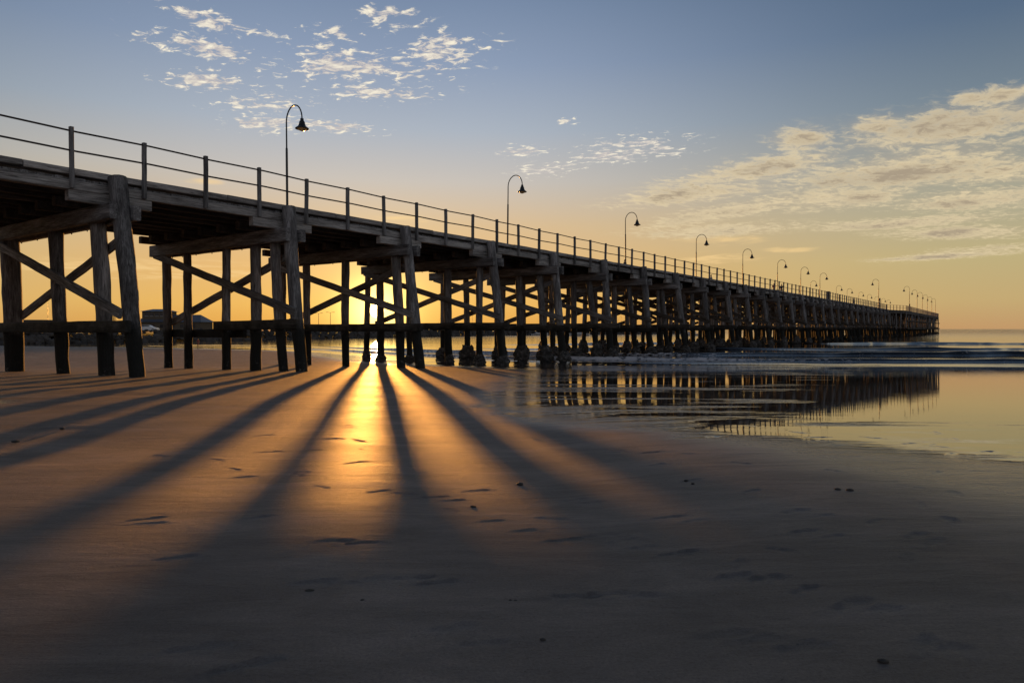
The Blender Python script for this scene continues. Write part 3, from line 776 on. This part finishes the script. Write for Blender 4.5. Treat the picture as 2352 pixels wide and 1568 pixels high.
ang_u = math.atan2(DU.y, DU.x)
person(J(95.2, 2.2, Z_DK), ang_u-math.pi/2+math.pi, 1.70, 'lean', 'person in a reddish top behind the jetty railing, nearer of the pair', M_RED, M_DARKC)
person(J(98.3, 1.9, Z_DK), ang_u-math.pi/2, 1.78, 'lean', 'person in dark clothes behind the jetty railing, farther of the pair', M_DARKC, M_BLUE)
person(J(42.0, .75, Z_DK), ang_u, .0+1.5, 'sit', 'crouched dark figure showing over the jetty kerb near the third lamp post', M_DARKC, M_DARKC)
person(J(63.6, .75, Z_DK), ang_u, 1.6, 'sit', 'seated figure in a pale top showing over the jetty kerb past the fourth lamp post', M_PALE, M_DARKC)
person(J(158, 1.2, Z_DK), ang_u, 1.75, 'stand', 'tiny figure standing at the railing far out on the jetty', M_DARKC, M_DARKC)
px_, py_ = -36.0, 78.3
person((px_, py_, float(sand_z(px_, py_))), R(80), 1.12, 'walk', 'small figure in red walking along the waterline beyond the piles', M_RED, M_RED)

# small fixtures on the deck
cab = empty('cabinet', J(125.8, .45, Z_DK), ang_u); tag(cab, 'dark upright cabinet box against the far part of the jetty railing', 'cabinet')
mb = MB(); mb.box((0,0,.88), (1.0,.5,1.76)); part('body', mb, M_DARKC, cab)
mb = MB(); mb.box((0,0,1.79), (1.08,.58,.06)); part('lid', mb, M_IRON, cab)
mb = MB(); mb.box((0,-.262,.9), (.9,.02,1.55)); dpt = part('door', mb, M_IRON, cab)
mb = MB(); mb.box((.35,-.29,.95), (.03,.04,.16)); part('handle', mb, M_BOLT, dpt)
for k, (u, t_, hh, lab) in enumerate([(137.5,.5,1.75,'thick dark bollard post just past the cabinet on the jetty'),(192,.3,3.0,'thick dark mooring post beside the left-leaning lamp before the jetty head'),(231,-2.9,2.6,'slim dark mooring post at the near corner of the jetty head')]):
    mb = MB(); mb.tube([(0,0,0),(0,0,hh*.5),(0,0,hh-.06),(0,0,hh)], [.17,.165,.16,.12], 12)
    o = part('mooring_post', mb, M_WD, loc=J(u, t_, Z_DK)); tag(o, lab, 'post')

# ------------------------------------------------------------------ far shore: land, breakwater, buildings, cars, boats
land = MB()
LP = [(-620,70),(-150,72),(-78,103),(-44,168),(-4,234),(66,296),(72,306),(60,330),(-60,420),(-620,440)]
land.add([(x, y, 1.55) for x, y in LP], [tuple(range(len(LP)))])
tag(part('land', land, simple('gravel ground', (.09,.08,.065), .9, 0, .4, .3)), kind='structure')
bw = MB(); g = random.Random(3); PATH = [(-150,66),(-76,98),(-42,165),(0,232),(70,294),(76,305),(64,333)]
ico = bmesh.new(); bmesh.ops.create_icosphere(ico, subdivisions=1, radius=1); IV = [v.co.copy() for v in ico.verts]; IF = [tuple(v.index for v in f.verts) for f in ico.faces]; ico.free()
for (a, b_) in zip(PATH, PATH[1:]):
    L = math.hypot(b_[0]-a[0], b_[1]-a[1]); nx_, ny_ = (b_[1]-a[1])/L, -(b_[0]-a[0])/L
    nn = int(L*11)
    for q in range(nn):
        f = g.random(); row = g.random()
        z = -.2+row*2.2; off = (1-row)*2.6-1.0
        s = g.uniform(.32,.62)*(1.15-.35*row)
        c = Vector((a[0]+(b_[0]-a[0])*f+nx_*off, a[1]+(b_[1]-a[1])*f+ny_*off, z))
        sx_, sy_, sz_ = s*g.uniform(.8,1.5), s*g.uniform(.8,1.4), s*g.uniform(.6,1.0); rz_ = Matrix.Rotation(g.uniform(0,6.28), 3, 'Z') @ Matrix.Rotation(g.uniform(-.5,.5), 3, 'X')
        bw.add([c+rz_ @ Vector((v.x*sx_*(1+g.uniform(-.2,.2)), v.y*sy_*(1+g.uniform(-.2,.2)), v.z*sz_)) for v in IV], IF)
M_ROCK = simple('dark rock', (.075,.066,.058), .85, 0, .6, .35, .3)
tag(part('rock_breakwater', bw, M_ROCK), 'long low breakwater of dark heaped boulders behind the beach', 'breakwater')

M_ROOF = simple('blue grey sheet roof', (.085,.095,.12), .5); M_WALLB = simple('tan wall', (.10,.08,.055), .8); M_GLASSD = simple('dark window glass', (.02,.022,.026), .15); M_TRIM = simple('pale trim', (.45,.44,.42), .6)
def at_px(xp, D): return ((xp-1176)/1568*D, D)
# harbour building with two tiers of roof
Dh = 235; bx0, by0 = at_px(383, Dh); hb_ = empty('harbour_building', (bx0, by0, 1.55), 0)
tag(hb_, 'harbour building with a tiered blue grey roof and tan walls, seen between the near piles', 'building')
def gable(mb, x0, x1, y0, y1, z0, z1, over=.6):
    xm = (y0+y1)/2
    vs = [(x0-over,y0-over,z0),(x1+over,y0-over,z0),(x1+over,y1+over,z0),(x0-over,y1+over,z0),(x0+2,xm,z1),(x1-2,xm,z1)]
    mb.add(vs, [(0,1,5,4),(2,3,4,5),(1,2,5),(3,0,4),(3,2,1,0)])
mb = MB(); mb.box((0,6,1.5), (22,10,3.0)); part('wall', mb, M_WALLB, hb_)
mb = MB(); gable(mb, -11, 11, 1, 11, 3.0, 5.6); part('roof', mb, M_ROOF, hb_)
mb = MB(); mb.box((-5.5,6,5.2), (8.6,7,3.0)); part('upper_storey', mb, M_WALLB, hb_)
mb = MB(); gable(mb, -9.8, -1.2, 2.5, 9.5, 6.7, 7.6); part('roof', mb, M_ROOF, hb_)
for x in (-8.2,-6.4,-4.6,-2.8):
    mb = MB(); mb.box((x,2.47,5.6), (1.2,.06,1.0)); wn = part('window', mb, M_GLASSD, hb_)
    mb = MB(); mb.box((x,2.45,5.04), (1.35,.12,.1)); part('sill', mb, M_TRIM, wn)
for x in (-9,-5.5,-2,1.5,5,8.5):
    mb = MB(); mb.box((x,.97,1.6), (1.6,.06,1.2)); part('window', mb, M_GLASSD, hb_)
sx0, sy0 = at_px(64, 200); sh_ = empty('shed', (sx0, sy0, 1.55)); tag(sh_, 'long low flat-roofed shed at the far left behind the breakwater', 'shed')
mb = MB(); mb.box((0,3,1.55), (7.6,5,3.1)); part('wall', mb, M_WALLB, sh_)
mb = MB(); mb.box((0,3,3.2), (8.2,5.6,.2)); part('roof', mb, M_ROOF, sh_)
mb = MB(); mb.box((-1.5,.48,1.2), (2.4,.06,2.2)); part('door', mb, M_GLASSD, sh_)
# cars
M_CARW = simple('white car paint', (.7,.7,.7), .3, 0, .04); M_TYRE = simple('tyre rubber', (.015,.015,.015), .8); M_RIM = simple('wheel rim', (.3,.3,.3), .4, .6)
def car(loc, rz, label):
    o = empty('parked_car', loc, rz); tag(o, label, 'car', 'cars parked behind the breakwater')
    pr_ = [(-2.1,.35),(-2.15,.85),(-1.75,.95),(-1.25,1.42),(.45,1.44),(1.15,.98),(2.05,.82),(2.15,.4)]
    mb = MB(); n_ = len(pr_)
    vs = [(x, s*(.82 if z < 1.1 else .68), z) for s in (-1,1) for x, z in pr_]
    mb.add(vs, [tuple(range(n_)), tuple(range(2*n_-1, n_-1, -1))]+[(i, n_+i, n_+(i+1) % n_, (i+1) % n_) for i in range(n_)])
    part('body', mb, M_CARW, o)
    for s in (-1,1):
        mb = MB(); mb.add([(-1.5,s*.80,1.0),(.95,s*.80,1.0),(.4,s*.72,1.36),(-1.15,s*.72,1.36)], [(0,1,2,3) if s < 0 else (3,2,1,0)]); part('side_window', mb, M_GLASSD, o)
        for x in (-1.35,1.35):
            mb = MB(); mb.tube([(x,s*.72,.33),(x,s*.86,.33)], .33, 14); wl = part('wheel', mb, M_TYRE, o)
            mb = MB(); mb.tube([(x,s*.85,.33),(x,s*.875,.33)], .2, 10); part('rim', mb, M_RIM, wl)
    return o
for xp, D, rz, lab in ((340,150,.1,'white parked car in front of the harbour building, just right of the second pile group'),(270,155,2.9,'white parked car half hidden behind the nearest tall pile'),(195,150,.2,'white parked car under the low waler of the nearest bent')):
    x, y = at_px(xp, D); car((x, y, 1.56), rz, lab)
# yachts and moored boats
M_HULL = simple('white hull', (.6,.6,.6), .35, 0, .05); M_MAST = simple('grey mast', (.12,.11,.1), .4, .3)
def boat(xp, D, L, mast, label, z=0., rz=0, cat='boat'):
    x, y = at_px(xp, D); o = empty('moored_boat', (x, y, z), rz); tag(o, label, cat, 'boats moored in the harbour')
    mb = MB(); st_ = []; n_ = 9
    for i in range(n_):
        f = i/(n_-1); xx = (f-.5)*L; bw_ = .17*L*math.sqrt(max(0, 1-(max(0, f-.35)/.66)**2))+.01; sh = .10*L*(1+.25*(f-.4))
        st_ += [(xx, -bw_, sh), (xx, -bw_*.75, .02*L), (xx, 0, -.04*L), (xx, bw_*.75, .02*L), (xx, bw_, sh)]
    fs = []
    for i in range(n_-1):
        for k_ in range(4): fs.append((i*5+k_, i*5+k_+1, (i+1)*5+k_+1, (i+1)*5+k_))
        fs.append((i*5+4, i*5, (i+1)*5, (i+1)*5+4))
    fs.append((4,3,2,1,0)); mb.add(st_, fs); part('hull', mb, M_HULL, o)
    mb = MB(); mb.box((-.05*L,0,.155*L), (.36*L,.2*L,.09*L)); cb_o = part('cabin', mb, M_HULL, o)
    mb = MB(); mb.box((-.05*L,0,.165*L), (.30*L,.206*L,.035*L)); part('window', mb, M_GLASSD, cb_o)
    if mast:
        mb = MB(); mb.tube([(.06*L,0,.1*L),(.06*L,0,mast)], [.07,.05], 6); part('mast', mb, M_MAST, o)
        mb = MB(); mb.tube([(.06*L,0,.26*L),(-.36*L,0,.27*L)], .06, 6); part('boom', mb, M_MAST, o)
        mb = MB(); mb.tube([(.06*L,0,mast*.97),(-.46*L,0,.11*L)], .02, 4); part('stay', mb, M_MAST, o)
    return o
boat(113, 330, 10, 15.5, 'yacht with a tall bare mast behind the shed at the far left', 0, 3.0, 'yacht')
for xp, D, L, mst, lab in ((1015,340,9,10.5,'masted yacht beyond the breakwater right of the sun, between raked piles'),(1083,350,9,12,'masted yacht beyond the breakwater, seen between the fourth and fifth bents'),
        (1205,330,10,10,'leftmost of the close group of masted yachts beyond the fifth bent'),(1282,345,9,8.5,'middle yacht of the close group beyond the fifth bent'),(1300,350,10,11,'right-hand yacht of the close group beyond the fifth bent'),
        (1425,330,9,9.5,'outermost masted yacht, glimpsed under the crowded far piles')):
    boat(xp, D, L, mst, lab, 0, random.Random(xp).uniform(-.4,.4), 'yacht')
boat(1329, 215, 7, 0, 'white motor boat moored on calm water between the middle piles', 0, 2.8)
boat(1587, 225, 6.5, 0, 'white motor boat moored among the farther jetty piles', 0, 2.6)
boat(1240, 235, 6, 0, 'small white motor boat low on the water near the breakwater', 0, .3)
# harbour lamp poles and trees on the far bank
def far_pole(xp, D, h, arms, label):
    x, y = at_px(xp, D); o = empty('harbour_light_pole', (x, y, 1.55)); tag(o, label, 'light pole', 'light poles on the harbour bank')
    mb = MB(); mb.tube([(0,0,0),(0,0,h)], [.11,.07], 8); part('pole', mb, M_MAST, o)
    for s in arms:
        mb = MB(); mb.tube([(0,0,h-.1),(s*.9,0,h+.15)], .05, 6); part('arm', mb, M_MAST, o)
        mb = MB(); mb.box((s*1.2,0,h+.13), (.75,.3,.14)); part('lamp_head', mb, M_MAST, o)
far_pole(732, 260, 6.5, (-1,1), 'thin twin-armed light pole on the bank left of the sun')
far_pole(759, 250, 6.6, (-1,1), 'twin-armed light pole on the bank, nearer to the sun than the other')
far_pole(1251, 280, 6.0, (1,), 'single-armed light pole among the yacht masts')
far_pole(222, 200, 6.6, (1,), 'single-armed light pole left of the harbour building')
M_LEAF = simple('dark conifer foliage', (.04,.055,.03), .8, 0, .4, 2); M_TRUNK = simple('bark', (.07,.05,.04), .9)
def pine(xp, D, h, label):
    x, y = at_px(xp, D); o = empty('pine_tree', (x, y, 1.5)); tag(o, label, 'tree', 'trees on the harbour bank')
    mb = MB(); mb.tube([(0,0,0),(0,0,h)], [.25,.05], 8); part('trunk', mb, M_TRUNK, o)
    g = random.Random(int(xp)); mb = MB()
    for k in range(13):
        z = h*(.22+.75*k/13); r = (1-k/14)*h*.24
        for q in range(9):
            a = q*6.283/9+g.uniform(-.25,.25); rr = r*g.uniform(.75,1.1); d_ = Vector((math.cos(a), math.sin(a), 0)); n_ = Vector((-d_.y, d_.x, 0))
            for s in range(6):
                f0 = s/6; c = d_*rr*(f0+.1)+Vector((0,0,z+rr*.18*f0*f0*2)); wv = h*.02*(1.2-f0)
                for sd in (-1,1):
                    mb.add([c, c+n_*sd*wv*3+d_*wv*2+Vector((0,0,wv)), c+d_*wv*3], [(0,1,2)])
    part('crown', mb, M_LEAF, o)
pine(262, 240, 6.4, 'small layered pine tree beside the harbour building roof')
pine(575, 290, 4.6, 'small pointed tree on the bank, left one behind the second bent')
pine(628, 285, 5.0, 'small pointed tree on the bank, right one behind the second bent')

# pebbles and scraps of weed on the near sand
M_PEB = simple('dark pebble', (.03,.028,.026), .6, 0, .3, 30)
g = random.Random(9)
for k, (xp, yp, s) in enumerate([(1927,1152,.016),(1956,1154,.018),(1195,1113,.02),(1172,1371,.008),(1184,1372,.008),(2036,1525,.012),(1247,1457,.008),(1086,1163,.014),(140,985,.03),(32,1018,.03),(1577,1123,.014),(1593,1130,.014),(830,1370,.01),(707,1349,.012)]):
    x, y = ray(xp, yp); mb = MB(); iv = []
    sx_, sy_, sz_ = s*g.uniform(1,1.7), s*g.uniform(.8,1.3), s*g.uniform(.5,.8)
    mb.add([(v.x*sx_*(1+g.uniform(-.15,.15)), v.y*sy_*(1+g.uniform(-.15,.15)), v.z*sz_) for v in IV], IF, True)
    o = part('pebble', mb, M_PEB, loc=(x, y, float(sand_z(x, y))+s*.2))
    tag(o, 'small dark pebble or shell scrap lying on the open wet sand', 'pebble', 'dark pebbles scattered on the sand')
